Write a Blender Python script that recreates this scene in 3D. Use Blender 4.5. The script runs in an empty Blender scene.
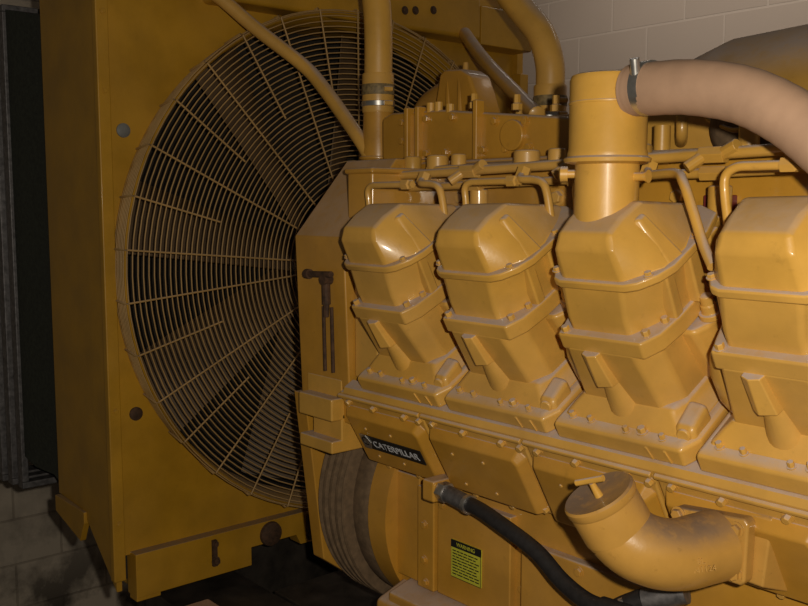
import bpy, bmesh, math, random
from mathutils import Vector, Matrix
random.seed(7)
C = bpy.context.scene
col = C.collection
PI = math.pi
R = math.radians
OZ = 1.95                      # eye height: all measures below are taken from the eye, the floor is at -1.95

# ------------------------------------------------------------------ camera
cam_d = bpy.data.cameras.new('camera'); cam = bpy.data.objects.new('camera', cam_d); col.objects.link(cam)
C.camera = cam
cam_d.sensor_width = 36.0; cam_d.lens = 36.0 * 936.0 / 808.0; cam_d.clip_start = .02
yaw = R(139.2); pit = math.atan(100 / 936.0)
hx = Vector((math.cos(yaw), math.sin(yaw), 0)); rt = Vector((math.sin(yaw), -math.cos(yaw), 0))
fw = hx * math.cos(pit) + Vector((0, 0, -math.sin(pit))); up = rt.cross(fw)
mw = Matrix((rt, up, -fw)).transposed().to_4x4(); mw.translation = (0, 0, OZ)
cam.matrix_world = mw
# ------------------------------------------------------------------ light
W = bpy.data.worlds.new('world'); C.world = W; W.use_nodes = True
W.node_tree.nodes['Background'].inputs[0].default_value = (1.0, .88, .74, 1)
W.node_tree.nodes['Background'].inputs[1].default_value = .035
def lamp(name, kind, loc, power, color, **kw):
    d = bpy.data.lights.new(name, kind); d.energy = power; d.color = color
    for k, v in kw.items(): setattr(d, k, v)
    o = bpy.data.objects.new(name, d); col.objects.link(o); o.location = (loc[0], loc[1], loc[2] + OZ); return o
fl = rt * .06 + up * .035
lamp('camera_flash', 'POINT', fl, 60, (1, .91, .76), shadow_soft_size=.012)
a1 = lamp('ceiling_light', 'AREA', (-2.0, 3.1, 1.5), 13, (1, .9, .8), shape='RECTANGLE', size=2.4, size_y=.3)
a1.rotation_euler = (R(25), 0, 0)
C.view_settings.view_transform = 'Standard'; C.view_settings.look = 'None'
C.view_settings.gamma = 1; C.view_settings.use_curve_mapping = False
C.view_settings.exposure = 0.0

# ------------------------------------------------------------------ materials
def newmat(name):
    m = bpy.data.materials.new(name); m.use_nodes = True
    nt = m.node_tree; b = nt.nodes['Principled BSDF']
    return m, nt, b
def N(nt, t, **kw):
    n = nt.nodes.new(t)
    for k, v in kw.items():
        if hasattr(n, k): setattr(n, k, v)
        else: n.inputs[k].default_value = v
    return n
def mix(nt, fac, a, b):
    n = nt.nodes.new('ShaderNodeMix'); n.data_type = 'RGBA'
    for s, v in ((n.inputs[0], fac), (n.inputs[6], a), (n.inputs[7], b)):
        if isinstance(v, bpy.types.NodeSocket): nt.links.new(v, s)
        else: s.default_value = v
    return n.outputs[2]
def ramp(nt, src, stops):
    r = nt.nodes.new('ShaderNodeValToRGB'); e = r.color_ramp.elements
    while len(e) < len(stops): e.new(.5)
    for i, (p, c) in enumerate(stops):
        e[i].position = p; e[i].color = c if len(c) == 4 else (*c, 1)
    nt.links.new(src, r.inputs[0]); return r.outputs[0]
def mathn(nt, op, a, b):
    n = nt.nodes.new('ShaderNodeMath'); n.operation = op
    for s, v in ((n.inputs[0], a), (n.inputs[1], b)):
        if isinstance(v, bpy.types.NodeSocket): nt.links.new(v, s)
        else: s.default_value = v
    return n.outputs[0]
def noise(nt, scale, detail=4, rough=.55):
    g = nt.nodes.new('ShaderNodeNewGeometry')
    n = N(nt, 'ShaderNodeTexNoise'); n.inputs['Scale'].default_value = scale
    n.inputs['Detail'].default_value = detail; n.inputs['Roughness'].default_value = rough
    nt.links.new(g.outputs['Position'], n.inputs['Vector']); return n.outputs[0]
def paint(name, base, rough=.33, dust=.85, grime=.25, dustcol=(.47, .375, .325), dark=(.16, .08, .01), coat=.3, bump=.25, lo=.40, hi=.85):
    m, nt, b = newmat(name)
    n1 = noise(nt, 9, 5); n2 = noise(nt, 55, 4, .65); n3 = noise(nt, 3.0, 3)
    g = nt.nodes.new('ShaderNodeNewGeometry'); s = nt.nodes.new('ShaderNodeSeparateXYZ')
    nt.links.new(g.outputs['Normal'], s.inputs[0])
    br = tuple(min(1, c * 1.12) for c in base[:3]); dk = tuple(c * .86 for c in base[:3])
    c0 = mix(nt, ramp(nt, n1, [(.35, (0, 0, 0)), (.68, (1, 1, 1))]), (*dk, 1), (*br, 1))
    gf = ramp(nt, n2, [(.62, (0, 0, 0)), (.8, (grime,) * 3)])
    c1 = mix(nt, gf, c0, (*dark, 1))
    # settled dust: lies on faces that look up
    mr = N(nt, 'ShaderNodeMapRange'); mr.interpolation_type = 'SMOOTHSTEP'
    mr.inputs['From Min'].default_value = lo; mr.inputs['From Max'].default_value = hi
    nt.links.new(s.outputs['Z'], mr.inputs['Value'])
    pn = ramp(nt, n1, [(.3, (.5,) * 3), (.55, (1,) * 3)]); pn2 = ramp(nt, n2, [(.3, (.65,) * 3), (.5, (1,) * 3)])
    df = mathn(nt, 'MULTIPLY', mathn(nt, 'MULTIPLY', mr.outputs[0], pn), mathn(nt, 'MULTIPLY', pn2, dust))
    film = mathn(nt, 'MULTIPLY', ramp(nt, n3, [(.4, (0,) * 3), (.75, (1,) * 3)]), .12 * dust)
    fac = mathn(nt, 'MAXIMUM', df, film)
    nt.links.new(mix(nt, fac, c1, (*dustcol, 1)), b.inputs['Base Color'])
    rr = mathn(nt, 'ADD', mathn(nt, 'MULTIPLY', fac, .5), mathn(nt, 'ADD', mathn(nt, 'MULTIPLY', n1, .18), rough - .09))
    nt.links.new(rr, b.inputs['Roughness'])
    b.inputs['Coat Weight'].default_value = coat; b.inputs['Coat Roughness'].default_value = .1
    bp = N(nt, 'ShaderNodeBump'); bp.inputs['Strength'].default_value = bump; bp.inputs['Distance'].default_value = .0015
    nt.links.new(n2, bp.inputs['Height']); nt.links.new(bp.outputs[0], b.inputs['Normal'])
    return m
def plain(name, c, rough=.6, metal=0, var=.2, scale=30, bump=0):
    m, nt, b = newmat(name); n = noise(nt, scale, 5, .6)
    nt.links.new(mix(nt, ramp(nt, n, [(.3, (0,) * 3), (.7, (1,) * 3)]), (*[x * (1 - var) for x in c], 1), (*[x * (1 + var) for x in c], 1)), b.inputs['Base Color'])
    b.inputs['Roughness'].default_value = rough; b.inputs['Metallic'].default_value = metal
    if bump:
        bp = N(nt, 'ShaderNodeBump'); bp.inputs['Strength'].default_value = bump; bp.inputs['Distance'].default_value = .002
        nt.links.new(n, bp.inputs['Height']); nt.links.new(bp.outputs[0], b.inputs['Normal'])
    return m
YEL = (.60, .325, .055)
M = {}
M['yellow'] = paint('engine_yellow', YEL, rough=.38, dust=1.0)
M['yellow_cover'] = paint('cover_yellow', YEL, rough=.36, dust=.55)
M['dusty_yellow'] = paint('dusty_yellow', YEL, rough=.6, dust=1.0, lo=.38, hi=.85, coat=0)
M['yellow_low'] = paint('crankcase_yellow', (.50, .245, .026), dust=.8, grime=.3)
M['yellow_rad'] = paint('radiator_yellow', (.44, .225, .010), rough=.45, dust=.7, grime=.2, coat=.1, dustcol=(.22, .17, .13))
M['yellow_wire'] = paint('guard_yellow', (.40, .24, .08), rough=.5, dust=.4, coat=0, bump=0)
M['elbow'] = paint('sooty_yellow', (.55, .29, .06), dust=1.0, grime=.6, dustcol=(.16, .105, .07), lo=.15, hi=.9)
M['cream'] = plain('cream_wrap', (.40, .245, .155), .75, 0, .12, 14, .3)
M['steel'] = plain('steel', (.55, .53, .50), .32, .9, .2, 60)
M['galv'] = plain('galvanised_steel', (.16, .15, .15), .5, .6, .45, 60, .3)
M['rubber'] = plain('black_rubber', (.018, .016, .016), .5, 0, .3, 80, .3)
M['dark'] = plain('dark_core', (.018, .013, .008), .9, 0, .4, 40)
M['canvas'] = plain('dark_green_canvas', (.028, .032, .022), .85, 0, .4, 90, .5)
M['fan'] = plain('fan_blade_brown', (.10, .062, .03), .6, 0, .3, 12)
M['rust'] = plain('rusty_iron', (.06, .028, .012), .8, 0, .5, 80, .5)
M['black'] = plain('black_plate', (.012, .012, .012), .4, 0, .1)
M['white'] = plain('white_letters', (.5, .5, .52), .5, 0, .1)
M['sign'] = plain('sign_yellow', (.50, .48, .04), .5, 0, .1)
M['red'] = plain('maroon_paint', (.16, .02, .02), .5, 0, .2)
M['skid'] = plain('oily_skid', (.035, .028, .022), .5, .1, .6, 12, .6)
M['greyplug'] = plain('grey_plug', (.16, .16, .15), .6, 0, .2)
M['sleeve'] = plain('stained_sleeve', (.20, .14, .06), .6, 0, .5, 90)
M['mesh'] = plain('brown_filter', (.15, .095, .05), .8, 0, .3, 60)

def blockwall(name, ax, bw, rh, z0, off, c, c2, dirt):
    m, nt, b = newmat(name)
    tc = nt.nodes.new('ShaderNodeNewGeometry'); s = nt.nodes.new('ShaderNodeSeparateXYZ'); nt.links.new(tc.outputs['Position'], s.inputs[0])
    cb = nt.nodes.new('ShaderNodeCombineXYZ')
    nt.links.new(mathn(nt, 'ADD', s.outputs[ax], off), cb.inputs[0]); nt.links.new(mathn(nt, 'ADD', s.outputs[2], z0), cb.inputs[1])
    br = nt.nodes.new('ShaderNodeTexBrick'); nt.links.new(cb.outputs[0], br.inputs['Vector'])
    br.inputs['Scale'].default_value = 1; br.inputs['Brick Width'].default_value = bw; br.inputs['Row Height'].default_value = rh
    br.inputs['Mortar Size'].default_value = .006; br.inputs['Mortar Smooth'].default_value = .4
    br.inputs['Color1'].default_value = (*c, 1); br.inputs['Color2'].default_value = (*[x * .93 for x in c], 1); br.inputs['Mortar'].default_value = (*c2, 1)
    n = noise(nt, 5, 6, .6)
    if dirt:
        hgt = N(nt, 'ShaderNodeMapRange'); hgt.inputs['From Min'].default_value = OZ - 1.3; hgt.inputs['From Max'].default_value = OZ - 1.8
        nt.links.new(s.outputs[2], hgt.inputs['Value'])
        f = mathn(nt, 'MULTIPLY', ramp(nt, n, [(.42, (0,) * 3), (.6, (1,) * 3)]), mathn(nt, 'ADD', mathn(nt, 'MULTIPLY', hgt.outputs[0], .6), .3))
        cc = mix(nt, f, br.outputs[0], (.03, .022, .015, 1))
    else:
        cc = mix(nt, mathn(nt, 'MULTIPLY', n, .18), br.outputs[0], (.3, .24, .18, 1))
    nt.links.new(cc, b.inputs['Base Color']); b.inputs['Roughness'].default_value = .7
    bp = N(nt, 'ShaderNodeBump'); bp.inputs['Strength'].default_value = .5; bp.inputs['Distance'].default_value = .004; bp.invert = True
    nt.links.new(br.outputs['Fac'], bp.inputs['Height']); nt.links.new(bp.outputs[0], b.inputs['Normal'])
    return m
M['wall_back'] = blockwall('painted_blockwork', 0, .42, .21, -OZ - .866 + 2.1, 3.22, (.50, .41, .335), (.56, .47, .39), False)
M['wall_left'] = blockwall('stained_blockwork', 1, .40, .20, -OZ + 1.358 + 4.0, -1.484 + 2.0, (.60, .51, .40), (.42, .35, .27), True)
M['floor'] = plain('oily_concrete', (.06, .048, .036), .6, 0, .6, 8, .5)

# ------------------------------------------------------------------ mesh builder
class MB:
    def __init__(s): s.v = []; s.f = []
    def add(s, vs, fs):
        o = len(s.v); s.v += [Vector(p) for p in vs]; s.f += [tuple(i + o for i in f) for f in fs]; return s
    def box(s, a, b):
        (x0, y0, z0), (x1, y1, z1) = a, b
        return s.add([(x0, y0, z0), (x1, y0, z0), (x1, y1, z0), (x0, y1, z0), (x0, y0, z1), (x1, y0, z1), (x1, y1, z1), (x0, y1, z1)],
                     [(0, 3, 2, 1), (4, 5, 6, 7), (0, 1, 5, 4), (1, 2, 6, 5), (2, 3, 7, 6), (3, 0, 4, 7)])
    def loft(s, rings, cap=True, closed=False):
        n = len(rings[0]); vs = [p for r in rings for p in r]; fs = []
        m = len(rings)
        for k in range(m if closed else m - 1):
            a = k * n; b = ((k + 1) % m) * n
            for i in range(n):
                j = (i + 1) % n; fs.append((a + i, a + j, b + j, b + i))
        if cap and not closed: fs += [tuple(range(n))[::-1], tuple(range((m - 1) * n, m * n))]
        return s.add(vs, fs)
    def prism(s, poly, ax, lo, hi):
        def P(p, t):
            q = list(p); q.insert(ax, t); return tuple(q)
        return s.loft([[P(p, lo) for p in poly], [P(p, hi) for p in poly]])
    def tube(s, pts, r, seg=16, smooth=0, cap=True, closed=False):
        pts = [Vector(p) for p in pts]
        if smooth:
            q = []
            for i in range(len(pts) - 1):
                p0 = pts[max(i - 1, 0)]; p1 = pts[i]; p2 = pts[i + 1]; p3 = pts[min(i + 2, len(pts) - 1)]
                for k in range(smooth):
                    t = k / smooth
                    q.append(.5 * ((2 * p1) + (p2 - p0) * t + (2 * p0 - 5 * p1 + 4 * p2 - p3) * t * t + (3 * p1 - p0 - 3 * p2 + p3) * t ** 3))
            q.append(pts[-1]); pts = q
        n = len(pts); rr = r if callable(r) else (lambda t: r)
        rings = []; prev = None
        for i, p in enumerate(pts):
            if closed: d = (pts[(i + 1) % n] - pts[i - 1])
            else: d = pts[min(i + 1, n - 1)] - pts[max(i - 1, 0)]
            d.normalize()
            if prev is None:
                u = d.cross(Vector((0, 0, 1)));
                if u.length < .1: u = d.cross(Vector((1, 0, 0)))
            else: u = prev - d * prev.dot(d)
            u.normalize(); prev = u; w = d.cross(u); q = rr(i / (n - 1))
            rings.append([p + (u * math.cos(2 * PI * k / seg) + w * math.sin(2 * PI * k / seg)) * q for k in range(seg)])
        return s.loft(rings, cap, closed)
    def lathe(s, prof, o, ax, seg=32, ph=0):      # prof: (radius, height along ax)
        o = Vector(o); ax = Vector(ax).normalized(); u = ax.cross(Vector((0, 0, 1)))
        if u.length < .1: u = ax.cross(Vector((1, 0, 0)))
        u.normalize(); w = ax.cross(u)
        return s.loft([[o + ax * h + (u * math.cos(2 * PI * k / seg + ph) + w * math.sin(2 * PI * k / seg + ph)) * max(r, 1e-5) for k in range(seg)] for r, h in prof])
    def bolt(s, o, ax, r=.008, h=.006):
        s.lathe([(r * 1.35, 0), (r * 1.35, .0015)], o, ax, 14)
        return s.lathe([(r, .0015), (r, h * .85), (r * .85, h)], o, ax, 6, random.random())
    def build(s, name, mat, parent=None, bevel=0, seg=2, local=False, smooth=35, frame=None, hull=False):
        vs = s.v
        if frame is not None: vs = [frame @ v for v in vs]
        if not local: vs = [v + Vector((0, 0, OZ)) for v in vs]
        if parent is not None:
            if not local: vs = [v - Vector(LOC[parent.name]) for v in vs]
            loc = None
        else:
            xs = [v.x for v in vs]; ys = [v.y for v in vs]; zs = [v.z for v in vs]
            loc = Vector(((min(xs) + max(xs)) / 2, (min(ys) + max(ys)) / 2, min(zs))); vs = [v - loc for v in vs]
        me = bpy.data.meshes.new(name); me.from_pydata(vs, [], s.f); me.update()
        bm = bmesh.new(); bm.from_mesh(me)
        if hull:
            r = bmesh.ops.convex_hull(bm, input=bm.verts)
            bmesh.ops.delete(bm, geom=[g for g in r['geom_interior'] + r['geom_unused'] if isinstance(g, bmesh.types.BMVert)], context='VERTS')
            bmesh.ops.dissolve_limit(bm, angle_limit=R(4), verts=bm.verts, edges=bm.edges)
        bmesh.ops.recalc_face_normals(bm, faces=bm.faces); bm.to_mesh(me); bm.free()
        for p in me.polygons: p.use_smooth = True
        me.materials.append(M[mat] if isinstance(mat, str) else mat)
        o = bpy.data.objects.new(name, me); col.objects.link(o)
        if parent is not None: o.parent = parent; LOC[o.name] = LOC[parent.name]
        else: o.location = loc
        if bevel:
            b = o.modifiers.new('bevel', 'BEVEL'); b.width = bevel; b.segments = seg; b.limit_method = 'ANGLE'; b.angle_limit = R(28); b.harden_normals = True
        else: me.set_sharp_from_angle(angle=R(smooth))
        return o
LOC = {}
def tag(o, label=None, cat=None, group=None, kind=None):
    if label: o['label'] = label
    if cat: o['category'] = cat
    if group: o['group'] = group
    if kind: o['kind'] = kind
    return o
def thing(name, loc, label, cat, group=None):
    o = bpy.data.objects.new(name, None); col.objects.link(o); o.empty_display_size = .05
    o.location = (loc[0], loc[1], loc[2] + OZ); LOC[o.name] = tuple(o.location)
    return tag(o, label, cat, group)
def copy_tree(o, parent=None):
    c = o.copy(); col.objects.link(c); c.parent = parent
    if o.name in LOC: LOC[c.name] = LOC[o.name]
    for ch in list(o.children): copy_tree(ch, c)
    return c
def text_mesh(name, body, size, origin, xdir, ydir, mat, parent, depth=.0006, sx=1.0):
    cu = bpy.data.curves.new(name, 'FONT'); cu.body = body; cu.size = size; cu.extrude = depth; cu.align_x = 'CENTER'; cu.align_y = 'CENTER'
    t = bpy.data.objects.new(name, cu); col.objects.link(t)
    dg = bpy.context.evaluated_depsgraph_get(); me = bpy.data.meshes.new_from_object(t.evaluated_get(dg))
    bpy.data.objects.remove(t); bpy.data.curves.remove(cu)
    xd = Vector(xdir).normalized(); yd = Vector(ydir).normalized(); zd = xd.cross(yd)
    o0 = Vector(origin); lp = Vector(LOC[parent.name])
    for v in me.vertices:
        v.co = o0 + xd * v.co.x * sx + yd * v.co.y + zd * v.co.z + Vector((0, 0, OZ)) - lp
    me.materials.clear(); me.materials.append(M[mat]); o = bpy.data.objects.new(name, me); col.objects.link(o); o.parent = parent
    return o
c30 = math.cos(R(30))
EO = Vector((0, 1.1, -.358))                      # outboard edge of the cylinder deck
def BW(x, v, a): return EO + Vector((x, v * c30 - a * .5, v * .5 + a * c30))
BX = Vector((1, 0, 0)); BV = Vector((0, c30, .5)); BA = Vector((0, -.5, c30))
BANK = Matrix(((1, 0, 0, EO.x), (0, c30, -.5, EO.y), (0, .5, c30, EO.z), (0, 0, 0, 1)))

# ------------------------------------------------------------------ setting
tag(MB().box((-4.1, -1.0, -2.0), (1.2, 4.05, -1.95)).build('floor', 'floor'), kind='structure')
tag(MB().box((-4.16, -1.0, -1.95), (-4.06, 4.0, 1.9)).build('wall_left', 'wall_left'), kind='structure')
tag(MB().box((-4.16, 4.0, -1.95), (1.2, 4.1, 1.9)).build('wall_back', 'wall_back'), kind='structure')

# ------------------------------------------------------------------ radiator
FX, FY, FZ = -2.15, 1.607, -.170
rad = thing('radiator', (-2.35, 1.64, -1.0), 'large yellow radiator cabinet standing behind the round fan guard', 'radiator')
def circ(r, n=72): return [(FY + r * math.cos(2 * PI * k / n), FZ + r * math.sin(2 * PI * k / n)) for k in range(n)]
def rectpt(k, n, y0, y1, z0, z1):
    a = 2 * PI * k / n; c, s = math.cos(a), math.sin(a); t = 1e9
    if c > 1e-9: t = min(t, (y1 - FY) / c)
    if c < -1e-9: t = min(t, (y0 - FY) / c)
    if s > 1e-9: t = min(t, (z1 - FZ) / s)
    if s < -1e-9: t = min(t, (z0 - FZ) / s)
    return (FY + c * t, FZ + s * t)
n = 288
ins = circ(.658, n); out = [rectpt(k, n, .93, 2.35, -.87, .62) for k in range(n)]
for y, z in ((.93, -.87), (2.35, -.87), (.93, .62), (2.35, .62)):
    k = min(range(n), key=lambda i: (out[i][0] - y) ** 2 + (out[i][1] - z) ** 2); out[k] = (y, z)
b = MB(); b.loft([[(FX, *p) for p in ins], [(FX, *p) for p in out], [(FX - .02, *p) for p in out], [(FX - .02, *p) for p in ins]], cap=False, closed=True)
b.build('front_panel', 'yellow_rad', rad)
b = MB(); sp = [(-2.54, -.80), (-2.36, -.80), (-2.14, -.955), (-2.14, .70), (-2.54, .70)]; sy = lambda x: .913 + (-2.14 - x) * .035
b.loft([[(x, sy(x) + w, z) for x, z in sp] for w in (0, .015)]); b.build('side_panel', 'yellow_rad', rad, .002)
b = MB(); b.prism([(-2.53, -.80), (-2.53, -.845), (-2.36, -.885), (-2.33, -.83), (-2.33, -.80)], 1, .912, .928); b.build('side_lip', 'yellow_rad', rad, .002)
b = MB(); b.box((-2.15, .903, -.925), (-2.128, .934, .70)); b.build('corner_flange', 'yellow_rad', rad, .003)
for z in (.26, .44, -.50, -.78):
    b = MB(); b.bolt((-2.128, .921, z), (1, 0, 0), .006, .004); b.build('bolt', 'yellow_rad', rad)
b = MB(); b.box((-2.54, 2.33, -.95), (-2.13, 2.357, .70)); b.build('side_panel', 'yellow_rad', rad, .002)
b = MB(); b.box((-2.15, 2.325, -.9), (-2.11, 2.362, .42)); b.build('corner_flange', 'yellow_rad', rad, .003)
b = MB(); b.prism([(.955, -.975), (1.285, -.975), (1.285, -.925), (1.43, -.925), (1.445, -.955), (2.33, -.965), (2.33, -.863), (.955, -.863)], 0, -2.17, -2.118)
b.build('bottom_rail', 'yellow_rad', rad, .002)
b = MB(); b.prism([(-2.54, -.79), (-2.36, -.79), (-2.17, -.94), (-2.17, -.86), (-2.36, -.76), (-2.54, -.76)], 1, .945, 2.33); b.build('bottom_tank', 'dark', rad, .003)
b = MB(); b.box((-2.40, .945, -.86), (-2.34, 2.33, .60)); b.build('radiator_core', 'dark', rad)
b = MB(); b.box((-2.16, .955, -.985), (-2.12, 1.02, -.974)); b.box((-2.4, 1.0, -1.0), (-2.2, 1.28, -.975)); b.build('foot_plate', 'yellow_rad', rad, .002)
for y, z, m in ((.965, .172, 'greyplug'), (.975, -.517, 'rust')):
    b = MB(); b.lathe([(.017, 0), (.017, .004), (.012, .007)], (FX, y + .006, z), (1, 0, 0), 20); tag(b.build('hole_plug', m, rad), 'grey round plug' if m == 'greyplug' else 'rusty round plug')
for y in (1.17, 1.47):
    b = MB(); b.box((-2.118, y - .006, -.945), (-2.108, y + .006, -.875)); b.bolt((-2.108, y, -.93), (1, 0, 0), .009, .012); b.bolt((-2.108, y, -.885), (1, 0, 0), .007, .008); tag(b.build('latch_bolt', 'rust', rad), 'dark rusty slotted bolt')
b = MB(); b.lathe([(.034, 0), (.032, .008), (.02, .014)], (-2.118, 1.345, -.900), (1, 0, 0), 28); b.build('round_cover', 'rust', rad)
# shroud ring
b = MB(); pr = [(.655, -2.16), (.674, -2.066), (.678, -2.062), (.682, -2.066), (.671, -2.16)]
b.loft([[(x, FY + r * math.cos(2 * PI * k / 96), FZ + r * math.sin(2 * PI * k / 96)) for k in range(96)] for r, x in pr], cap=False, closed=True)
b.build('shroud_ring', 'yellow_rad', rad, smooth=50)
b = MB(); b.box((-2.5, 1.19, .495), (-2.07, 2.10, .95)); b.build('top_tank', 'yellow_rad', rad, .012, 3)
b = MB(); b.box((-2.5, .95, .62), (-2.16, 2.33, .95)); b.build('top_tank', 'yellow_rad', rad, .004)
b = MB(); b.box((-2.3, 2.10, .484), (-2.07, 2.33, .60)); b.build('tank_bracket', 'yellow_rad', rad, .003)
for y, z in ((1.79, .545), (1.83, .55), (1.90, .56), (1.35, .57), (1.55, .58)):
    b = MB(); b.bolt((-2.07, y, z), (1, 0, 0), .009, .006); tag(b.build('tank_bolt', 'rust', rad), 'dark rusty bolt')
# cooling fan
fan = thing('cooling_fan', (-2.24, FY, FZ), 'brown bladed cooling fan seen through the round wire guard', 'fan')
for k in range(8):
    a = 2 * PI * k / 8 + .55; b = MB()
    ra = Vector((0, math.cos(a), math.sin(a))); ta = Vector((0, -math.sin(a), math.cos(a))); o = Vector((-2.24, FY, FZ))
    rings = []
    for i in range(7):
        r = .10 + .54 * i / 6; w = .07 + .045 * i / 6; tw = R(48 - 22 * i / 6)
        cd = ta * math.cos(tw) + Vector((1, 0, 0)) * math.sin(tw); nd = ta * -math.sin(tw) + Vector((1, 0, 0)) * math.cos(tw)
        rings.append([o + ra * r + cd * w * (1 - 2 * j / 6) + nd * (.012 * (1 - ((j - 3) / 3) ** 2) + .002) for j in range(7)] + [o + ra * r + cd * w * (1 - 2 * j / 6) + nd * (.012 * (1 - ((j - 3) / 3) ** 2) - .002) for j in range(6, -1, -1)])
    b.loft(rings); b.build('blade', 'fan', fan)
b = MB(); b.lathe([(.13, 0), (.13, .05), (.09, .07), (.05, .075)], (-2.26, FY, FZ), (1, 0, 0)); b.build('hub', 'rust', fan)
# fan guard
grd = thing('fan_guard', (-2.07, FY, FZ - .70), 'round yellow wire fan guard of close rings bolted to the radiator front', 'guard')
GX = -2.05
def ringwire(r, x, w=.0017):
    b = MB(); b.tube([(x, FY + r * math.cos(2 * PI * k / 90), FZ + r * math.sin(2 * PI * k / 90)) for k in range(90)], w, 6, closed=True)
    b.build('wire_ring', 'yellow_wire', grd, smooth=80)
for i in range(46): ringwire(.683 - .0137 * i, GX)
for i in range(7): ringwire(.686 - .0022 * i, GX - .013 * (i + 1))
for sgn in (-1, 1):
    for k in range(17):
        a = PI + sgn * (R(5.2) + k * R(10.55)); c, s = math.cos(a), math.sin(a)
        r1 = .455 if k % 2 else .07
        b = MB(); b.tube([(GX + .003, FY + c * r1, FZ + s * r1), (GX + .003, FY + c * .686, FZ + s * .686), (GX - .006, FY + c * .690, FZ + s * .690), (-2.145, FY + c * .676, FZ + s * .676)], .0025, 6)
        b.build('radial_rod', 'yellow_wire', grd, smooth=80)
# duct
dct = thing('air_duct', (-2.7, 1.6, -.78), 'dark green canvas air duct joining the radiator to the block wall', 'duct')
b = MB(); b.loft([[(x, y0, z0), (x, 2.33, z0), (x, 2.33, z1), (x, y0, z1)] for x, y0, z0, z1 in ((-2.545, .935, -.775, .49), (-2.62, .945, -.77, .505), (-2.72, .928, -.765, .53), (-2.80, .925, -.75, .545), (-3.3, .925, -.78, .60), (-4.06, .925, -.80, .62))], cap=False)
b.build('duct_skin', 'canvas', dct, smooth=60)
for x0, x1, y in ((-2.84, -2.80, .915), (-2.90, -2.86, .905), (-2.98, -2.92, .895)):
    b = MB(); b.box((x0, y, -.83), (x1, y + .02, .54)); b.box((x0, y, .54), (x1, 2.34, .56)); b.box((x0, y, -.85), (x1, 2.34, -.83)); b.box((x0, 2.34, -.85), (x1, 2.36, .56)); b.build('duct_frame', 'galv', dct, .003)
b = MB(); b.lathe([(.03, 0), (.03, .15), (.015, .17)], (-2.62, .99, -.81), (0, 1, 0), 20); tag(b.build('duct_drain', 'rust', dct), 'rusty drain pan')

# ------------------------------------------------------------------ skid and floor things
b = MB(); b.box((-2.30, 1.06, -1.15), (.1, 1.30, -1.03)); b.box((-2.30, 1.12, -1.95), (.1, 1.24, -1.15)); b.box((-2.30, 1.0, -1.95), (.1, 1.36, -1.9))
tag(b.build('skid_rail', 'skid', None, .004), 'dark oily steel skid rail under the engine and radiator', 'skid')
b = MB(); b.box((-2.30, 1.95, -1.95), (.1, 2.2, -1.03))
tag(b.build('skid_rail', 'skid', None, .004), 'dark steel skid rail on the far side, half hidden behind the near one', 'skid')
b = MB(); b.box((-2.05, 1.31, -1.06), (-1.62, 1.94, -1.03)); tag(b.build('drip_tray', 'skid', None, .004), 'dark oily metal tray lying across the skid below the fan guard', 'tray')
b = MB(); b.box((-2.52, 1.15, -1.20), (-2.31, 2.33, -.985)); tag(b.build('dark_gap_filler', 'skid', None, .004), 'added dark filler beam blacking out the gap under the radiator cabinet', 'beam')  # added dark filler: hides the lighter wall so the gap below the rail stays black
b = MB(); b.box((-2.06, 1.03, -1.03), (-1.97, 1.12, -1.0)); tag(b.build('wooden_block', 'cream', None, .006), 'pale small block lying under the radiator bottom rail', 'block')

# ------------------------------------------------------------------ drive housing at engine front
dh = thing('drive_housing', (-1.55, 1.3, -.9), 'yellow front drive housing with a dusty sloping top beside the fan guard', 'engine housing')
sec = [(1.10, -.068), (1.237, .09), (1.60, .09), (1.9, -.068), (1.9, -.44), (1.115, -.44)]
b = MB(); b.prism(sec, 0, -1.622, -1.455); b.build('upper_casing', 'yellow_low', dh, .004)
b = MB(); b.prism([(1.112, -.40), (1.158, -.775), (1.31, -.89), (1.55, -.95), (1.9, -.7), (1.9, -.40)], 0, -1.65, -1.61); b.build('lower_plate', 'yellow_low', dh, .003)
b = MB(); b.box((-1.455, 1.125, -.345), (-1.38, 1.35, -.055)); b.build('end_plate', 'yellow', dh, .006)
lv = thing('drain_valve', (-1.50, 1.09, -.3), 'rusty black drain cock with two thin rods on the drive housing', 'valve')
b = MB(); b.tube([(-1.545, 1.085, -.142), (-1.475, 1.085, -.139)], .0065, 10); b.lathe([(.010, 0), (.010, .012)], (-1.547, 1.085, -.142), (-1, 0, 0), 12); b.build('handle', 'rust', lv)
b = MB(); b.tube([(-1.500, 1.09, -.137), (-1.498, 1.09, -.20)], .0085, 10); b.tube([(-1.498, 1.10, -.15), (-1.498, 1.08, -.15)], .011, 10)
b.tube([(-1.498, 1.09, -.20), (-1.500, 1.09, -.225)], .006, 8); b.build('body', 'rust', lv)
for x in (-1.512, -1.485): b = MB(); b.tube([(x, 1.093, -.205), (x + .004, 1.093, -.335)], .0035, 8); b.build('rod', 'rust', lv)
# crank pulley
cp = thing('crank_pulley', (-1.5, 1.40, -.895), 'grooved belt pulley and damper disc low at the front of the engine', 'pulley')
prof = [(.12, -1.60), (.262, -1.60)]
for k in range(4):
    x = -1.60 + .022 * k; prof += [(.264, x + .004), (.225, x + .009), (.225, x + .013), (.264, x + .018)]
prof += [(.262, -1.51), (.12, -1.505)]
b = MB(); b.lathe([(r, x + 1.6) for r, x in prof], (-1.6, 1.40, -.635), (1, 0, 0), 72); b.build('belt_grooves', 'mesh', cp, smooth=25)
b = MB(); b.lathe([(.12, 0), (.236, 0), (.240, .006), (.240, .052), (.236, .058), (.12, .058)], (-1.512, 1.40, -.635), (1, 0, 0), 72); tag(b.build('damper_disc', 'mesh', cp), 'dusty brown rim')
b = MB(); b.lathe([(.10, 0), (.238, 0), (.238, .055), (.1, .055)], (-1.453, 1.395, -.637), (1, 0, 0), 72); b.build('round_cover', 'yellow_low', cp)

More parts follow.
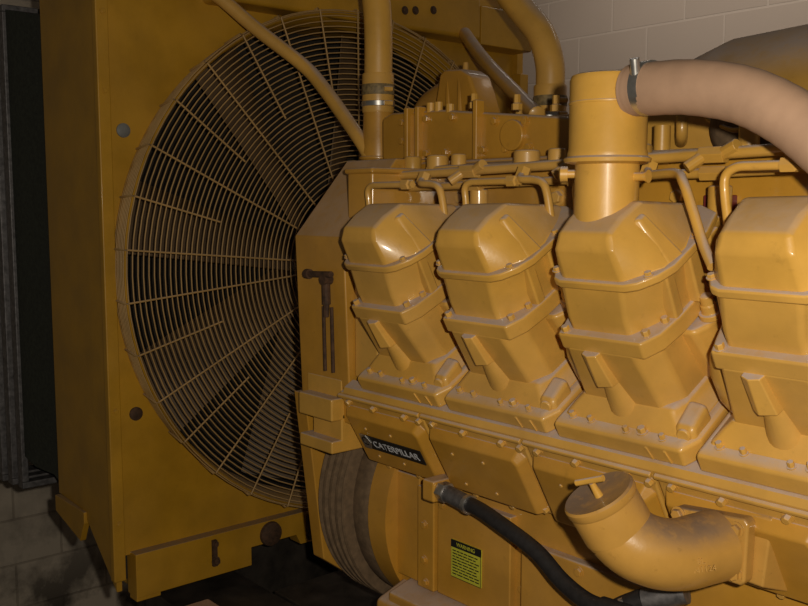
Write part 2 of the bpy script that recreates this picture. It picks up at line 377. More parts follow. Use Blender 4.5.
# ------------------------------------------------------------------ crankcase
cc = thing('engine_crankcase', (-.9, 1.6, -.95), 'yellow diesel engine crankcase with upright side panels below the inspection covers', 'engine')
XE = -.40
b = MB()   # section in y,z: lower box, sloped cover seat, deck
sec = [(1.20, -.77), (1.20, -.535)] + [tuple(BW(0, v, a)[1:]) for v, a in ((.005, -.185), (.005, -.002), (.30, -.002), (.30, -.05))] + [(1.85, -.40), (2.0, -.535), (2.0, -.77)]
b.prism(sec, 0, -1.41, XE); b.build('block', 'yellow_low', cc, .004)
b = MB(); b.prism([(1.14, -.765), (1.14, -.80), (1.2, -.90), (2.0, -.90), (2.0, -.75), (1.2, -.75)], 0, -1.37, XE); b.build('base_ledge', 'yellow_low', cc, .006)
b = MB(); b.box((-1.325, 1.178, -.748), (-1.278, 1.203, -.545)); b.build('side_strip', 'yellow_low', cc, .003)
b = MB(); b.box((-1.41, 1.190, -.748), (-1.332, 1.203, -.535)); b.build('side_strip', 'yellow_low', cc, .003)
b = MB(); b.box((-1.274, 1.184, -.748), (-1.085, 1.203, -.55)); b.build('access_panel', 'yellow_low', cc, .003)
b = MB(); b.box((-1.058, 1.180, -.755), (-.745, 1.203, -.585)); b.build('access_panel', 'yellow_low', cc, .005)
b = MB(); b.box((-.735, 1.186, -.755), (-.45, 1.203, -.60)); b.build('access_panel', 'yellow_low', cc, .005)
for x, z, y in ((-1.30, -.735, 1.178), (-1.26, -.57, 1.184), (-1.10, -.57, 1.184), (-1.10, -.73, 1.184), (-1.035, -.60, 1.18), (-1.07, -.68, 1.2), (-.93, -.60, 1.18), (-.80, -.60, 1.18), (-1.305, -.62, 1.178), (-1.305, -.69, 1.178)):
    b = MB(); b.bolt((x, y, z), (0, -1, 0), .007, .005); b.build('panel_bolt', 'yellow_low', cc)
# upper lip above the covers
b = MB(); b.loft([[BW(x, -.004, .0), BW(x, -.012, -.008), BW(x, -.012, -.014), BW(x, .02, -.014), BW(x, .02, .0)] for x in (-1.45, XE)]); b.build('deck_lip', 'yellow', cc)
# front mount block with steps
for y0, x0, x1, z0, z1 in ((1.140, -1.592, -1.437, -.400, -.318), (1.110, -1.597, -1.477, -.430, -.352), (1.083, -1.590, -1.475, -.434, -.388), (1.108, -1.575, -1.475, -.48, -.42), (1.083, -1.588, -1.475, -.500, -.474)):
    b = MB(); b.box((x0, y0, z0), (x1, 1.22, z1)); b.build('mount_block', 'yellow', cc, .004)
b = MB(); b.prism([(1.13, -.82), (1.13, -.785), (1.22, -.755), (1.3, -.755), (1.3, -.82)], 0, -1.40, -1.28); b.build('front_foot', 'yellow_low', cc, .012, 3)

# sign on the access panel
sg = tag(MB().box((-1.2315, 1.1805, -.700), (-1.1535, 1.1835, -.628)).build('sticker', 'sign', cc), 'green-yellow warning sticker with black header')
o = MB().box((-1.2315, 1.1798, -.642), (-1.1535, 1.1815, -.628)).build('header', 'black', sg); 
text_mesh('lettering', 'WARNING', .0105, (-1.1925, 1.1797, -.635), (1, 0, 0), (0, 0, 1), 'sign', sg, .0003, .95)
b = MB()
for i in range(9):
    z = -.648 - i * .0056
    x = -1.2275
    while x < -1.165:
        w = random.uniform(.006, .016); x2 = min(x + w, -1.158); b.box((x, 1.1800, z - .001), (x2, 1.1806, z + .001)); x = x2 + .0022
b.box((-1.2315, 1.1800, -.700), (-1.1535, 1.1806, -.6992)); b.box((-1.1543, 1.1800, -.700), (-1.1535, 1.1806, -.628)); b.build('printed_lines', 'black', sg)

# ------------------------------------------------------------------ inspection covers on the sloping crankcase side
covs = []
CXC = [-1.347, -1.103, -.859, -.615]
labs = ['yellow inspection cover with the black name plate, first along the crankcase',
        'plain yellow inspection cover between the name plate cover and the filler elbow',
        'yellow inspection cover partly behind the capped filler elbow',
        'yellow inspection cover at the right behind the flange of the filler elbow']
def make_cover():
    t = bpy.data.objects.new('inspection_cover', None); col.objects.link(t); LOC[t.name] = (0, 0, 0)
    hw = .1195
    # backing plate (local: x, v, a) with v towards the block
    b = MB(); b.loft([[(x, v, a) for x, a in ((-hw, -.178), (hw, -.178), (hw, -.010), (-hw, -.010))] for v in (.006, -.012)]); b.build('plate', 'yellow', t, .004, local=True)
    r0 = [(-hw + .008, -.172), (hw - .003, -.172), (hw - .003, -.052), (hw - .017, -.036), (-hw + .008, -.036)]
    r1 = [(-hw + .016, -.168), (hw - .017, -.168), (hw - .017, -.060), (hw - .024, -.050), (-hw + .016, -.050)]
    b = MB(); b.loft([[(x, -.011, a) for x, a in r0], [(x, -.030, a) for x, a in r1]]); b.build('raised_panel', 'yellow_low', t, .004, local=True)
    b = MB(); b.loft([[(-hw, -.012, -.010), (hw, -.012, -.010), (hw, -.012, -.020), (-hw, -.012, -.020)], [(-hw, -.019, -.012), (hw, -.019, -.012), (hw, -.019, -.018), (-hw, -.019, -.018)]]); b.build('top_rib', 'yellow', t, .002, local=True)
    for x, a in ((-.095, -.028), (-.02, -.030), (.07, -.030), (.112, -.030), (.110, -.165), (.03, -.182), (-.06, -.182)):
        b = MB(); b.bolt((x, -.012, a), (0, -1, 0), .0062, .009); b.build('cover_bolt', 'yellow', t, local=True)
    for x, a in ((-.055, -.075), (.02, -.075), (-.055, -.145), (.02, -.145)):
        b = MB(); b.lathe([(.0035, 0), (.003, .002)], (x, -.030, a), (0, -1, 0), 10); b.build('rivet', 'yellow', t, local=True)
    return t
c0 = make_cover()
for i, x in enumerate(CXC):
    t = c0 if i == 0 else copy_tree(c0)
    t.location = (x, EO.y, EO.z + OZ); t.rotation_euler = (R(30), 0, 0)
    tag(t, labs[i], 'engine cover', 'inspection covers along the crankcase'); covs.append(t)
def strip_parts(t, base):
    for ch in list(t.children):
        if ch.name.split('.')[0] == base: bpy.data.objects.remove(ch)
strip_parts(covs[2], 'raised_panel') if False else None
# name plate
np_ = thing('name_plate', tuple(BW(-1.34, -.03, -.126)), 'black name plate with grey letters fixed on the first inspection cover', 'name plate')
b = MB(); b.loft([[BW(x, -.0300, a), BW(x, -.0325, a), BW(x, -.0325, a + .034), BW(x, -.0300, a + .034)] for x, a in ((-1.432, -.126), (-1.252, -.126))]); pl = b.build('plate', 'black', np_, .0008)
text_mesh('lettering', 'CATERPILLAR', .0225, BW(-1.330, -.0328, -.110), BX, BA, 'white', pl, .0004, .98)
b = MB(); em = [(-1.430, -.125), (-1.410, -.125), (-1.401, -.108), (-1.410, -.090), (-1.430, -.090)]
b.loft([[BW(x, -.0322, a) for x, a in em], [BW(x, -.0342, a) for x, a in em]]); em = b.build('emblem', 'steel', pl, .0006)
text_mesh('emblem_letter', 'C', .030, BW(-1.418, -.0345, -.106), BX, BA, 'black', pl, .0004, .9)

# ------------------------------------------------------------------ cylinder heads
VC = .14
def P(x, v, a): return (x, v - VC, a)
def make_head(front_full=True):
    t = bpy.data.objects.new('cylinder_head', None); col.objects.link(t); LOC[t.name] = (0, 0, 0)
    def ring(pts, a): return [P(x, v, a) for x, v in pts]
    fl = [(-.119, .0), (.102, .0), (.119, .030), (.119, .29), (-.119, .29)]
    b = MB(); b.loft([ring(fl, .0), ring(fl, .028), ring([(-.112, .012), (.098, .012), (.112, .036), (.112, .285), (-.112, .285)], .034)]); b.build('base_flange', 'yellow', t, .004, local=True)
    b = MB(); b.loft([ring([(-.110, .016), (.096, .016), (.108, .045), (.108, .28), (-.108, .28)], .032), ring([(-.094, .036), (.078, .036), (.090, .06), (.094, .27), (-.094, .27)], .048), ring([(-.080, .046), (.072, .046), (.082, .07), (.088, .27), (-.088, .27)], .060)]); b.build('skirt', 'yellow', t, .006, 3, local=True)
    b = MB(); b.loft([ring([(-.082, .047), (.056, .047), (.080, .075), (.084, .27), (-.086, .27)], .045), ring([(-.064, .030), (.050, .030), (.076, .060), (.082, .27), (-.082, .27)], .158)]); b.build('head_body', 'yellow', t, .006, 3, local=True)
    # side wings set back behind the body
    b = MB(); b.loft([ring([(.07, .13), (.108, .135), (.116, .16), (.116, .27), (.07, .27)], .03), ring([(.07, .115), (.100, .115), (.114, .14), (.114, .27), (.07, .27)], .105), ring([(.07, .105), (.096, .105), (.112, .13), (.112, .27), (.07, .27)], .150)]); b.build('port_wing', 'yellow', t, .008, 3, local=True)
    b = MB(); b.lathe([(.03, 0), (.036, .02), (.036, .06), (.028, .09)], P(-.085, .10, .048), (0, -.10, 1), 24); b.build('port_bulge', 'yellow', t, .004, local=True)
    b = MB(); b.loft([ring([(-.116, .13), (-.07, .13), (-.07, .27), (-.116, .27)], .03), ring([(-.112, .12), (-.07, .12), (-.07, .27), (-.112, .27)], .150)]); b.build('port_wing', 'yellow', t, .01, 3, local=True)
    # raised pad and the flare under it
    b = MB(); b.loft([[P(-.032, .050, .095), P(.002, .050, .095), P(.002, .024, .100), P(-.020, .018, .100), P(-.032, .028, .098)],
                      [P(-.034, .045, .154), P(-.002, .045, .154), P(-.008, .022, .154), P(-.022, .018, .154), P(-.034, .024, .154)]]); b.build('pad', 'yellow', t, .002, local=True)
    b = MB(); b.loft([[P(-.010 + .028 * math.cos(q), .054 - .026 * math.sin(q), .040) for q in [PI * k / 10 for k in range(11)]],
                      [P(-.012 + .014 * math.cos(q), .045 - .016 * math.sin(q), .102) for q in [PI * k / 10 for k in range(11)]]]); b.build('flare', 'yellow', t, .003, local=True)
    # corner boss
    b = MB(); b.loft([[P(.076, .020, .02), P(.114, .020, .02), P(.114, .075, .02), P(.076, .075, .02)], [P(.082, .027, .047), P(.112, .027, .047), P(.112, .075, .056), P(.082, .075, .060)]]); b.build('corner_boss', 'yellow', t, .009, 4, local=True)
    b = MB(); b.lathe([(.011, 0), (.009, .004)], P(.098, .0235, .037), (.1, -1, .15), 16); b.build('boss_plug', 'yellow', t, .001, local=True)
    # deck band under the rocker box
    band = [(-.072, .031), (.068, .031), (.084, .058), (.090, .10), (.090, .26), (-.090, .26), (-.090, .10), (-.080, .06)]
    b = MB(); b.loft([ring(band, .152), ring(band, .179)]); b.build('deck_band', 'yellow', t, .004, 3, local=True)
    # rocker box
    rb0 = [(-.056, .046), (.043, .046), (.062, .074), (.084, .112), (.084, .25), (-.074, .25), (-.074, .112), (-.064, .06)]
    rb1 = [(-.048, .050), (.050, .050), (.070, .064), (.094, .105), (.094, .245), (-.074, .245), (-.072, .105), (-.060, .060)]
    b = MB(); b.loft([ring(rb0, .172), ring(rb0, .200), ring(rb1, .252)]); b.build('rocker_box', 'yellow', t, .006, 3, local=True)
    b = MB()
    for x, v, w in ((.078, .104, .010), (.089, .150, .013), (.089, .205, .013)):
        b = MB(); b.loft([[P(x - .01, v - w, .176), P(x + .010, v - w, .176), P(x + .010, v + w, .176), P(x - .01, v + w, .176)], [P(x - .01, v - w, .25), P(x + .014, v - w, .25), P(x + .014, v + w, .25), P(x - .01, v + w, .25)]]); b.build('box_rib', 'yellow', t, .004, local=True)
    rim = [(-.046, .044), (.060, .044), (.078, .052), (.097, .074), (.107, .10), (.107, .185), (.094, .235), (.06, .255), (-.05, .255), (-.074, .235), (-.080, .185), (-.078, .10), (-.070, .066), (-.060, .050)]
    b = MB(); b.loft([ring(rim, .249), ring(rim, .262)]); rimo = b.build('cover_rim', 'yellow', t, .004, 3, local=True)
    # valve cover
    pts = [(-.044, .051, .258), (.056, .051, .258), (.099, .092, .258), (.101, .140, .260), (.078, .21, .256), (.06, .248, .254), (-.05, .248, .254), (-.070, .21, .258), (-.073, .14, .258), (-.062, .066, .258),
           (.050, .054, .308), (-.042, .054, .308), (.045, .068, .325), (-.038, .068, .325), (.046, .10, .331), (-.040, .10, .331), (-.044, .14, .331), (.052, .14, .333), (.050, .25, .266), (-.045, .25, .266), (.078, .090, .294), (-.062, .09, .300), (-.066, .14, .300)]
    b = MB(); b.v = [Vector(P(*p)) for p in pts]; b.build('valve_cover', 'yellow_cover', t, .014, 4, local=True, hull=True)
    # crease between the end facet and the rear slope, and two ribs
    b = MB(); b.loft([[P(.068, .082, .260), P(.099, .100, .260), P(.104, .130, .260), P(.076, .130, .260)], [P(.056, .106, .322), P(.064, .112, .322), P(.062, .128, .322), P(.052, .128, .322)]]); b.build('cover_rib', 'yellow', t, .009, 4, local=True)
    for x, v in ((.084, .071), (.098, .17), (-.066, .068)):
        b = MB(); b.bolt(P(x, v, .262), (0, 0, 1), .005, .006); b.build('rim_bolt', 'yellow', rimo, local=True)
    for x, v, a, r in ((-.062, .040, .178, .006), (.066, .052, .178, .006), (.076, .085, .178, .006), (-.09, .018, .034, .005), (-.055, .016, .034, .0045), (.01, .012, .033, .0045), (.035, .016, .034, .0065), (.07, .012, .033, .0045)):
        b = MB(); b.bolt(P(x, v, a), (0, 0, 1), r, .009); b.build('head_bolt', 'yellow', t, local=True)
    b = MB(); b.lathe([(.016, 0), (.016, .008), (.011, .009), (.011, .020), (.009, .022), (.009, .034), (.005, .036)], P(.104, .145, .150), (0, 0, 1), 16); b.build('stud_nut', 'yellow', t, .001, local=True)
    b = MB()
    for x in (.045, .075):
        b = MB(); b.loft([[P(x, .0, .024), P(x + .003, .0, .024), P(x + .003, -.002, .022), P(x, -.002, .022)], [P(x + .006, .0, .003), P(x + .009, .0, .003), P(x + .009, -.002, .004), P(x + .006, -.002, .004)]]); b.build('cast_line', 'yellow', t, local=True)
    return t
HX = [-1.280, -1.036, -.792, -.548]
hl = ['yellow cylinder head and valve cover nearest the fan guard', 'yellow cylinder head with plain peaked cover, second from the fan guard', 'yellow cylinder head carrying the tall breather stack', 'yellow cylinder head at the right edge, right of the breather stack']
h0 = make_head(); heads = []
for i, x in enumerate(HX):
    t = h0 if i == 0 else copy_tree(h0)
    q = BW(x, VC, 0); t.location = (q.x, q.y, q.z + OZ); t.rotation_euler = (R(30), 0, 0); t.scale = (1, 1, (1, 1, 1.01, 1.03)[i])
    tag(t, hl[i], 'cylinder head', 'cylinder heads along the near bank'); heads.append(t)

# ------------------------------------------------------------------ breather stack on head 3
SX, SY = -.797, 1.055
st = thing('breather_stack', (SX, SY, -.05), 'tall yellow cylindrical breather stack rising from the third valve cover', 'breather')
b = MB(); b.lathe([(.050, 0), (.046, .012), (.0435, .025), (.0435, .125), (.046, .126), (.046, .138)], (SX, SY, -.07), (0, 0, 1), 48); b.build('lower_neck', 'yellow', st, smooth=30)
b = MB(); b.lathe([(.046, 0), (.058, .003), (.059, .008), (.054, .011), (.054, .016), (.0525, .020), (.0525, .113), (.050, .119), (.045, .121), (.02, .122)], (SX, SY, .052), (0, 0, 1), 48); b.build('canister', 'yellow', st, smooth=30)
b = MB(); b.lathe([(.0526, 0), (.0535, .001), (.0535, .003), (.0526, .004)], (SX, SY, .132), (0, 0, 1), 48); b.build('seam_band', 'yellow', st)
b = MB(); b.lathe([(.006, 0), (.006, .012), (.011, .012), (.011, .022), (.007, .024)], (SX - .038, SY - .018, .040), (-.8, -.6, 0), 12); b.build('clamp_bolt', 'yellow', st)
b = MB(); b.lathe([(.006, 0), (.006, .014), (.009, .02)], (SX + .043, SY + .004, .035), (1, .1, 0), 12); b.build('clamp_bolt', 'yellow', st)
b = MB(); b.tube([(SX + .02, SY - .005, .147), (SX + .058, SY - .008, .147)], .030, 28); b.build('outlet', 'yellow', st)
hs = thing('breather_hose', (-.62, 1.03, .1), 'tan wrapped breather hose leaving the stack and bending down to the right', 'hose')
hp = [(-.752, 1.047, .147), (-.728, 1.045, .1465), (-.663, 1.04, .1425), (-.595, 1.04, .128), (-.544, 1.04, .104), (-.505, 1.04, .076), (-.462, 1.04, .036), (-.428, 1.04, -.015)]
b = MB(); b.tube(hp, lambda t: .0340 + .00015 * math.sin(t * 110), 32, 10); b.build('wrapped_tube', 'cream', hs, smooth=70)
b = MB(); b.tube([(-.733, 1.046, .1475), (-.719, 1.045, .1475)], .0352, 32); b.build('clamp_band', 'steel', hs)
b = MB(); b.tube([(-.728, 1.018, .163), (-.726, 1.012, .182)], .0065, 12); b.build('clamp_screw', 'steel', hs)

# ------------------------------------------------------------------ filler elbow
el = thing('filler_elbow', tuple(BW(-.68, -.12, -.15)), 'soot-stained yellow oil filler elbow with a capped mouth bolted to the crankcase', 'filler pipe')
b = MB(); fq = [(-.691, -.488), (-.594, -.490), (-.588, -.484), (-.586, -.407), (-.592, -.400), (-.692, -.409), (-.699, -.416), (-.697, -.481)]
b.loft([[(x, 1.083, z) for x, z in fq], [(x, 1.105, z) for x, z in fq]]); b.build('flange', 'elbow', el, .004, 3)
b = MB(); b.loft([[(x, 1.105, z) for x, z in ((-.695, -.486), (-.575, -.492), (-.566, -.400), (-.695, -.405))], [(x, y, z) for x, y, z in ((-.70, 1.19, -.52), (-.555, 1.19, -.52), (-.555, 1.13, -.37), (-.70, 1.13, -.37))]]); b.build('adapter', 'elbow', el, .003)
ep = [(-.632, 1.090, -.447), (-.640, 1.066, -.449), (-.650, 1.036, -.451), (-.663, 1.010, -.448), (-.680, .990, -.440), (-.694, .980, -.430), (-.705, .975, -.420)]
b = MB(); b.tube([Vector(p) for p in ep], lambda t: .0445 + .002 * (1 - t), 40, 8); b.build('bend', 'elbow', el, smooth=60)
nk = Vector((-.705, .975, -.420)); nd = Vector((-.28, -.42, .86)).normalized()
b = MB(); b.lathe([(.0445, -.004), (.0447, .002), (.0465, .003), (.0465, .044), (.045, .048)], nk, nd, 48); b.build('neck', 'elbow', el)
b = MB(); b.lathe([(.047, .045), (.0485, .048), (.0485, .056), (.046, .059), (.040, .0575), (.02, .054), (.004, .054)], nk, nd, 48); cpo = b.build('cap', 'elbow', el)
hc = nk + nd * .054; hd = Vector((.9, .1, .33)).normalized()
b = MB(); b.tube([hc, hc + nd * .020], lambda t: .006 - .002 * t, 12); b.tube([hc + nd * .024 - hd * .022, hc + nd * .024 + hd * .020], .0042, 10); b.build('cap_handle', 'yellow', cpo)
for x, z in ((-.687, -.418), (-.602, -.417), (-.602, -.476), (-.685, -.476)):
    b = MB(); b.bolt((x, 1.083, z), (0, -1, 0), .008, .008); b.build('flange_bolt', 'elbow', el)
tn = Vector((.60, -.76, .12)).normalized(); tx = Vector((.75, .62, .22)).normalized(); ty = tn.cross(tx)
text_mesh('cast_numbers', '8L\n7N1124', .0100, Vector((-.636, 1.050, -.454)) + tn * .0462, tx, ty, 'elbow', el, .0012)

# ------------------------------------------------------------------ black oil hoses
oh = thing('oil_hose', (-1.0, 1.13, -.62), 'black rubber hose drooping across the crankcase panels from a steel fitting', 'hose')
b = MB(); b.tube([(-1.155, 1.125, -.522), (-1.102, 1.12, -.524), (-1.05, 1.115, -.533), (-.962, 1.11, -.556), (-.90, 1.10, -.583), (-.845, 1.09, -.594), (-.80, 1.085, -.592)], .0135, 20, 8); b.build('rubber_tube', 'rubber', oh, smooth=60)
b = MB(); b.tube([(-1.19, 1.13, -.520), (-1.125, 1.122, -.5235)], .0155, 20); tag(b.build('end_fitting', 'galv', oh), 'dull steel fitting')
b = MB(); b.tube([(-1.132, 1.123, -.523), (-1.124, 1.122, -.5235)], .0172, 20); b.build('ferrule_ring', 'steel', oh)
b = MB(); b.lathe([(.019, 0), (.019, .018)], (-1.205, 1.131, -.519), (1, -.1, 0), 6); b.build('hex_nut', 'steel', oh)
b = MB(); b.lathe([(.016, 0), (.0165, .05), (.0145, .055)], (-.812, 1.088, -.593), (1, -.1, .1), 20); b.build('end_fitting', 'rubber', oh)
b = MB(); b.box((-1.240, 1.113, -.540), (-1.208, 1.19, -.500)); tag(b.build('hose_union', 'yellow_low', None, .005, 3), 'yellow square union block holding the upper end of the black hose', 'fitting')
o2 = thing('hose_stub', (-.72, 1.11, -.6), 'short black hose with steel ring coming out under the filler elbow', 'hose')
b = MB(); b.tube([(-.845, 1.08, -.66), (-.80, 1.095, -.60), (-.755, 1.11, -.568)], .016, 20, 6); b.build('rubber_tube', 'rubber', o2)
b = MB(); b.tube([(-.782, 1.10, -.588), (-.777, 1.103, -.584)], .0178, 20); b.build('ferrule_ring', 'steel', o2)
b = MB(); b.tube([(-.755, 1.11, -.568), (-.70, 1.13, -.545)], .0165, 20); b.build('end_fitting', 'galv', o2)

# ------------------------------------------------------------------ manifold behind the heads
mf = thing('intake_manifold', (-1.0, 1.4, -.1), 'long yellow manifold running behind the valve covers', 'manifold')
b = MB(); b.box((-1.481, 1.13, -.031), (-1.402, 1.36, .060)); b.box((-1.486, 1.125, .056), (-1.396, 1.36, .068)); b.build('end_cap', 'yellow_low', mf, .006, 3)
b = MB(); b.box((-1.49, 1.30, -.16), (XE, 1.55, .085)); b.build('runner', 'yellow_low', mf, .012, 3)
b = MB(); b.loft([[(x, 1.255, .060), (x, 1.255, .072), (x, 1.33, .082), (x, 1.33, .060)] for x in (-1.39, -.86)]); b.build('top_ledge', 'yellow', mf, .004)
for i, x in enumerate((-1.47, -1.395, -1.335, -1.16, -1.09, -.93, -.66)):
    b = MB(); r = (.018, .022, .015, .024, .016, .028, .016)[i]; b.lathe([(r, 0), (r, .03), (r * .9, .034)], (x + .02, 1.275, .060), (0, 0, 1), 20); b.build('top_boss', 'yellow', mf, .002)
for x in HX:
    b = MB(); b.lathe([(.024, 0), (.024, .06)], (x + .03, 1.30, -.03), (0, -1, 0), 20); b.build('port_stub', 'yellow', mf, .003)
    b = MB(); b.lathe([(.017, 0), (.017, .085)], (x + .060, 1.235, -.06), (0, 0, 1), 20); b.build('port_stub', 'yellow', mf, .003)
    b = MB(); b.bolt((x - .05, 1.30, .01), (0, -1, 0), .011, .012); b.build('manifold_bolt', 'yellow', mf)
    b = MB(); b.bolt((x + .09, 1.30, -.02), (0, -1, 0), .011, .012); b.build('manifold_bolt', 'yellow', mf)
# fuel rails
for k, (y, z0, z1, r, lab) in enumerate(((1.205, .052, .076, .0085, 'upper yellow fuel rail pipe running above the valve covers'), (1.225, .028, .050, .0075, 'lower yellow fuel rail pipe just under the upper one'))):
    fr = thing('fuel_rail', (-1.0, y, z0), lab, 'pipe')
    b = MB(); b.tube([(-1.475, y, z0), (-.42, y, z1)], r, 14); b.build('pipe', 'yellow', fr)
    for x in HX:
        z = z0 + (z1 - z0) * (x + 1.475) / 1.055
        b = MB(); xx = x + (.065 if k == 0 else .055)
        b.tube([(xx - .02, y, z), (xx + .02, y, z)], r * 1.55, 6)
        if k == 0: b.tube([(xx - .01, y, z + .002), (xx - .03, y - .02, z - .018)], .009, 10); b.tube([(xx + .012, y, z), (xx + .04, y - .005, z + .012)], .010, 10)
        b.build('rail_union', 'yellow', fr, .001)
# injector lines, two per head
prev = None
def line(name, pts, lab, r=.0062):
    t = thing(name, tuple(pts[0]), lab, 'pipe', 'thin injector lines looping down to the valve covers')
    b = MB(); b.tube(pts, r, 12, 6); b.build('tube', 'yellow', t, smooth=70)
    e = pts[-1] if name == 'injector_line' else pts[0]
    return t
names = ['valve cover nearest the fan guard', 'second valve cover from the fan guard', 'valve cover under the breather stack', 'valve cover at the right edge']
for i, x in enumerate(HX):
    dz = (0, .003, .004, .010)[i]; dx = x + 1.036
    L = [(-1.168, 1.155, -.05), (-1.170, 1.152, .0), (-1.170, 1.150, .022), (-1.158, 1.150, .032), (-1.13, 1.150, .033), (-1.062, 1.150, .033)]
    Q = [(-1.050, 1.165, .045), (-1.040, 1.150, .036), (-1.010, 1.148, .034), (-.990, 1.146, .028), (-.980, 1.146, .008), (-.970, 1.148, -.05)]
    if i == 2: Q = [(-1.050, 1.165, .045), (-1.034, 1.145, .036), (-.975, 1.12, .036), (-.950, 1.10, .022), (-.925, 1.085, -.015), (-.900, 1.070, -.055), (-.873, 1.05, -.083)]
    if i == 3: L = [(-1.130, 1.11, -.05), (-1.133, 1.10, .0), (-1.133, 1.10, .024), (-1.118, 1.10, .035), (-1.09, 1.10, .036), (-1.052, 1.10, .036)]
    if i == 0: L = [(a + .018, b - .035, c) for a, b, c in L]
    f = lambda ps: [(a + dx, b, c + dz) for a, b, c in ps]
    t = line('return_line', f(L), 'thin yellow pipe loop on the left of the ' + names[i])
    e = f(L)[-1]
    b = MB(); b.lathe([(.010, 0), (.010, .018), (.007, .020), (.007, .026)], (e[0] - .006, e[1], e[2]), (1, 0, 0), 6); b.build('line_nut', 'yellow', t)
    if i < 3:
        t = line('injector_line', f(Q), 'bent yellow injector pipe on the right of the ' + names[i], .0068)
        e = f(Q)[0]; b = MB(); b.lathe([(.012, 0), (.012, .02)], (e[0], e[1] - .004, e[2] - .01), (0, .5, 1), 6); b.build('line_nut', 'yellow', t)

# ------------------------------------------------------------------ thermostat housing and coolant pipes
th = thing('thermostat_housing', (-1.5, 1.45, .08), 'yellow water outlet casting under the coolant pipe, topped by a domed cover', 'engine housing')
b = MB(); b.prism([(-1.655, .095), (-1.60, .085), (-1.12, .085), (-1.10, .10), (-1.10, .155), (-1.46, .195), (-1.62, .200), (-1.655, .19)], 1, 1.36, 1.52); b.build('body', 'yellow_low', th, .01, 3)
b = MB(); b.lathe([(.040, 0), (.042, .02), (.036, .06), (.034, .14)], (-1.714, 1.40, .095), (0, 0, 1), 32); b.build('outlet_neck', 'yellow_low', th, smooth=50)
for x in (-1.56, -1.525, -1.35):
    b = MB(); b.box((x, 1.345, .085), (x + .012, 1.37, .205)); b.build('rib', 'yellow_low', th, .003)
for x, z in ((-1.50, .212), (-1.475, .212), (-1.44, .205)):
    b = MB(); b.lathe([(.009, 0), (.009, .02)], (x, 1.37, z - .02), (0, 0, 1), 10); b.build('stud', 'yellow', th)
for x, z in ((-1.58, .135), (-1.58, .175), (-1.50, .105), (-1.44, .105), (-1.33, .105), (-1.27, .105), (-1.21, .105), (-1.50, .178), (-1.42, .176), (-1.30, .160), (-1.22, .155)):
    b = MB(); b.bolt((x, 1.36, z), (0, -1, 0), .0075, .008); b.build('flange_bolt', 'yellow_low', th)
for x in (-1.40, -1.28, -1.18):
    b = MB(); b.lathe([(.011, 0), (.011, .012), (.007, .014), (.007, .03)], (x, 1.40, .165 + (-x - 1.1) * .1), (0, 0, 1), 6); b.build('stud', 'yellow', th)
b = MB(); b.lathe([(.045, 0), (.045, .008)], (-1.714, 1.40, .10), (0, 0, 1), 32); b.build('neck_collar', 'yellow_low', th, .003)
b = MB(); b.lathe([(.030, 0), (.030, .02)], (-1.25, 1.37, .13), (0, -1, 0), 28); b.build('boss', 'yellow_low', th, .003)
dm = thing('pump_cover', (-1.45, 1.6, .2), 'ribbed yellow domed casting rising behind the thermostat housing', 'engine housing')
dp = [(-1.72, .15), (-1.715, .245), (-1.70, .312), (-1.685, .320), (-1.625, .316), (-1.598, .300), (-1.575, .250), (-1.545, .17), (-1.545, .12), (-1.72, .12)]
b = MB(); b.prism(dp, 1, 1.58, 1.655); b.build('dome', 'yellow_low', dm, .022, 5)
b = MB()
for x in (-1.665, -1.625): b.tube([(x - .008, 1.588, .30), (x, 1.578, .16)], .008, 10)
b.build('dome_rib', 'yellow_low', dm)
b = MB(); b.tube([(-1.70, 1.66, .275), (-1.76, 1.66, .262), (-1.82, 1.66, .235), (-1.85, 1.66, .17), (-1.85, 1.66, .12)], lambda t: .045 - .006 * t, 24, 6); b.build('horn', 'yellow_low', dm, smooth=60)
b = MB(); b.lathe([(.008, 0), (.006, .02)], (-1.69, 1.66, .325), (0, 0, 1), 10); b.build('stud', 'yellow', dm)
b = MB(); b.lathe([(.009, 0), (.007, .02)], (-1.42, 1.56, .185), (0, 0, 1), 10); b.build('stud', 'yellow', dm)
b = MB(); b.box((-1.62, 1.55, .08), (-1.2, 1.72, .185)); b.build('rear_casting', 'yellow_low', dm, .01, 3)
def pipe(name, pts, r, sl, lab):
    t = thing(name, tuple(pts[-1]), lab, 'pipe')
    b = MB(); b.tube(pts, r, 28, 8); b.build('tube', 'yellow', t, smooth=60)
    x, y, z = pts[-1]
    b = MB(); b.lathe([(r * 1.10, 0), (r * 1.14, .004), (r * 1.14, .085), (r * 1.1, .089)], (x, y, z), (0, 0, 1), 28); b.build('rubber_sleeve', 'yellow', t)
    b = MB(); b.lathe([(r * 1.145, 0), (r * 1.17, .002), (r * 1.17, .022), (r * 1.145, .024)], (x, y, z + .040), (0, 0, 1), 28); tag(b.build('stained_band', 'sleeve', t), 'grimy brown band')
    b = MB(); b.lathe([(r * 1.16, 0), (r * 1.2, .001), (r * 1.2, .011), (r * 1.16, .012)], (x, y, z + .014), (0, 0, 1), 28); b.build('clamp_band', 'steel', t)
    for dz in (.02, .052):
        b = MB(); b.tube([(x + r * 1.1, y - .012, z + dz), (x + r * 1.35, y + .006, z + dz)], .006, 10); b.build('clamp_screw', 'yellow', t)
    return t
pipe('coolant_pipe', [(-1.73, 1.40, .60), (-1.728, 1.40, .52), (-1.716, 1.40, .44), (-1.712, 1.40, .37), (-1.713, 1.40, .30), (-1.714, 1.40, .208)], .0325, 1, 'upright yellow coolant pipe in front of the fan guard with a shiny clamp')
pipe('coolant_pipe', [(-1.80, 1.72, .68), (-1.66, 1.72, .56), (-1.555, 1.72, .455), (-1.50, 1.72, .395), (-1.472, 1.72, .33), (-1.468, 1.72, .27), (-1.468, 1.72, .185)], .034, 1, 'bent yellow coolant pipe against the pale block wall, left of the breather stack')
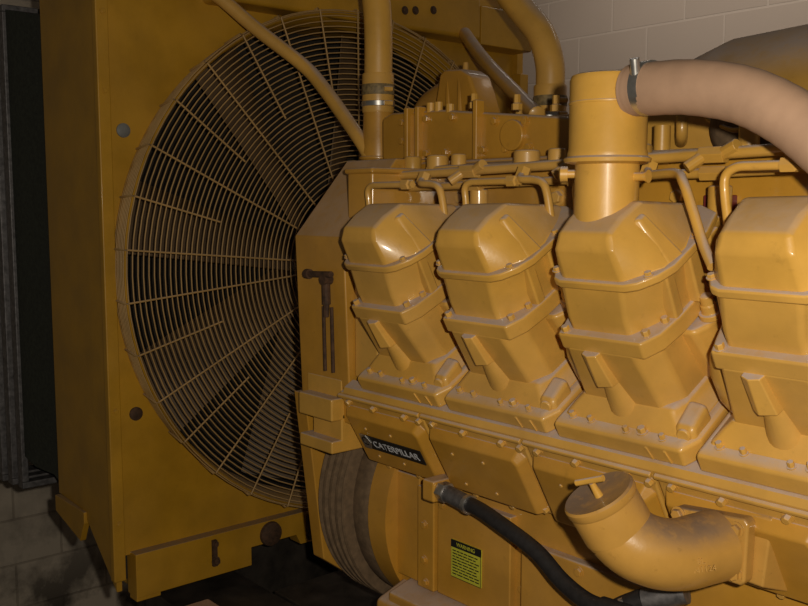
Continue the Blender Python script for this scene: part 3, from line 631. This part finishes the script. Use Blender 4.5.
def bar(name, pts, r, lab, fl=.55):
    t = thing(name, tuple(pts[0]), lab, 'brace')
    b = MB(); b.tube(pts, r, 14, 6); b.build('tube', 'yellow', t, smooth=70)
    b = MB(); b.lathe([(r * 1.05, 0), (r * 1.1, r * .7), (r * .8, r * .9)], Vector(pts[0]) - Vector((0, .0, 0)), Vector(pts[0]) - Vector(pts[1]), 12); b.build('flattened_end', 'yellow', t)
    return t
bar('brace_bar', [(-1.72, 1.375, .115), (-1.75, 1.368, .155), (-1.86, 1.355, .27), (-1.93, 1.34, .335), (-2.02, 1.265, .425), (-2.08, 1.20, .50), (-2.12, 1.15, .54)], .017, 'slanting yellow brace bar crossing the fan guard to the radiator top')
bar('brace_bar', [(-1.46, 1.66, .205), (-1.56, 1.72, .25), (-1.83, 1.87, .385), (-2.06, 2.02, .505)], .019, 'slanting yellow brace bar behind the pump cover, ending by the bent coolant pipe')

# ------------------------------------------------------------------ things behind the stack at right
ac = thing('aftercooler_housing', (-.75, 1.6, 0), 'flat yellow casting behind the fuel rails right of the breather stack', 'engine housing')
b = MB(); b.box((-1.02, 1.45, -.02), (XE, 1.75, .165)); b.build('body', 'yellow', ac, .01, 3)
b = MB(); b.tube([(-.915, 1.42, .165), (-.905, 1.40, .145), (-.905, 1.40, .115), (-.925, 1.43, .105)], .010, 12, 5); b.build('bent_tube', 'yellow', ac)
b = MB(); b.lathe([(.014, 0), (.014, .06)], (-.93, 1.38, .07), (0, 0, 1), 14); b.build('fitting', 'yellow', ac)
b = MB(); b.lathe([(.016, 0), (.016, .035)], (-.76, 1.36, .085), (0, 0, 1), 14); b.build('fitting', 'yellow', ac)
b = MB(); b.lathe([(.070, 0), (.066, .015), (.045, .035), (.01, .043)], (-.80, 1.44, .120), (.1, -1, -.35), 32); tag(b.build('breather_screen', 'mesh', ac), 'brown dusty domed screen')
b = MB(); b.tube([(-.875, 1.43, .14), (-.80, 1.38, .115), (-.76, 1.37, .12)], .004, 8, 4); b.build('thin_wire', 'yellow', ac)
dr = thing('air_cleaner', (-.75, 1.95, 0), 'big rounded yellow drum with a dusty top behind the breather hose', 'tank')
b = MB(); b.lathe([(.05, 0), (.12, .02), (.20, .09), (.235, .20), (.245, .4), (.245, .9)], (-1.30, 1.95, .125), (1, 0, 0), 48); b.build('drum', 'dusty_yellow', dr, smooth=70)
b = MB(); b.box((-1.1, 1.75, -.25), (-.5, 2.1, -.05)); b.build('saddle', 'yellow', dr, .01)
b = MB(); b.box((-.790, 1.285, -.09), (-.742, 1.31, .012)); tag(b.build('engine_guard_plate', 'red', None, .002), 'small maroon painted plate deep between the cylinder heads', 'plate')
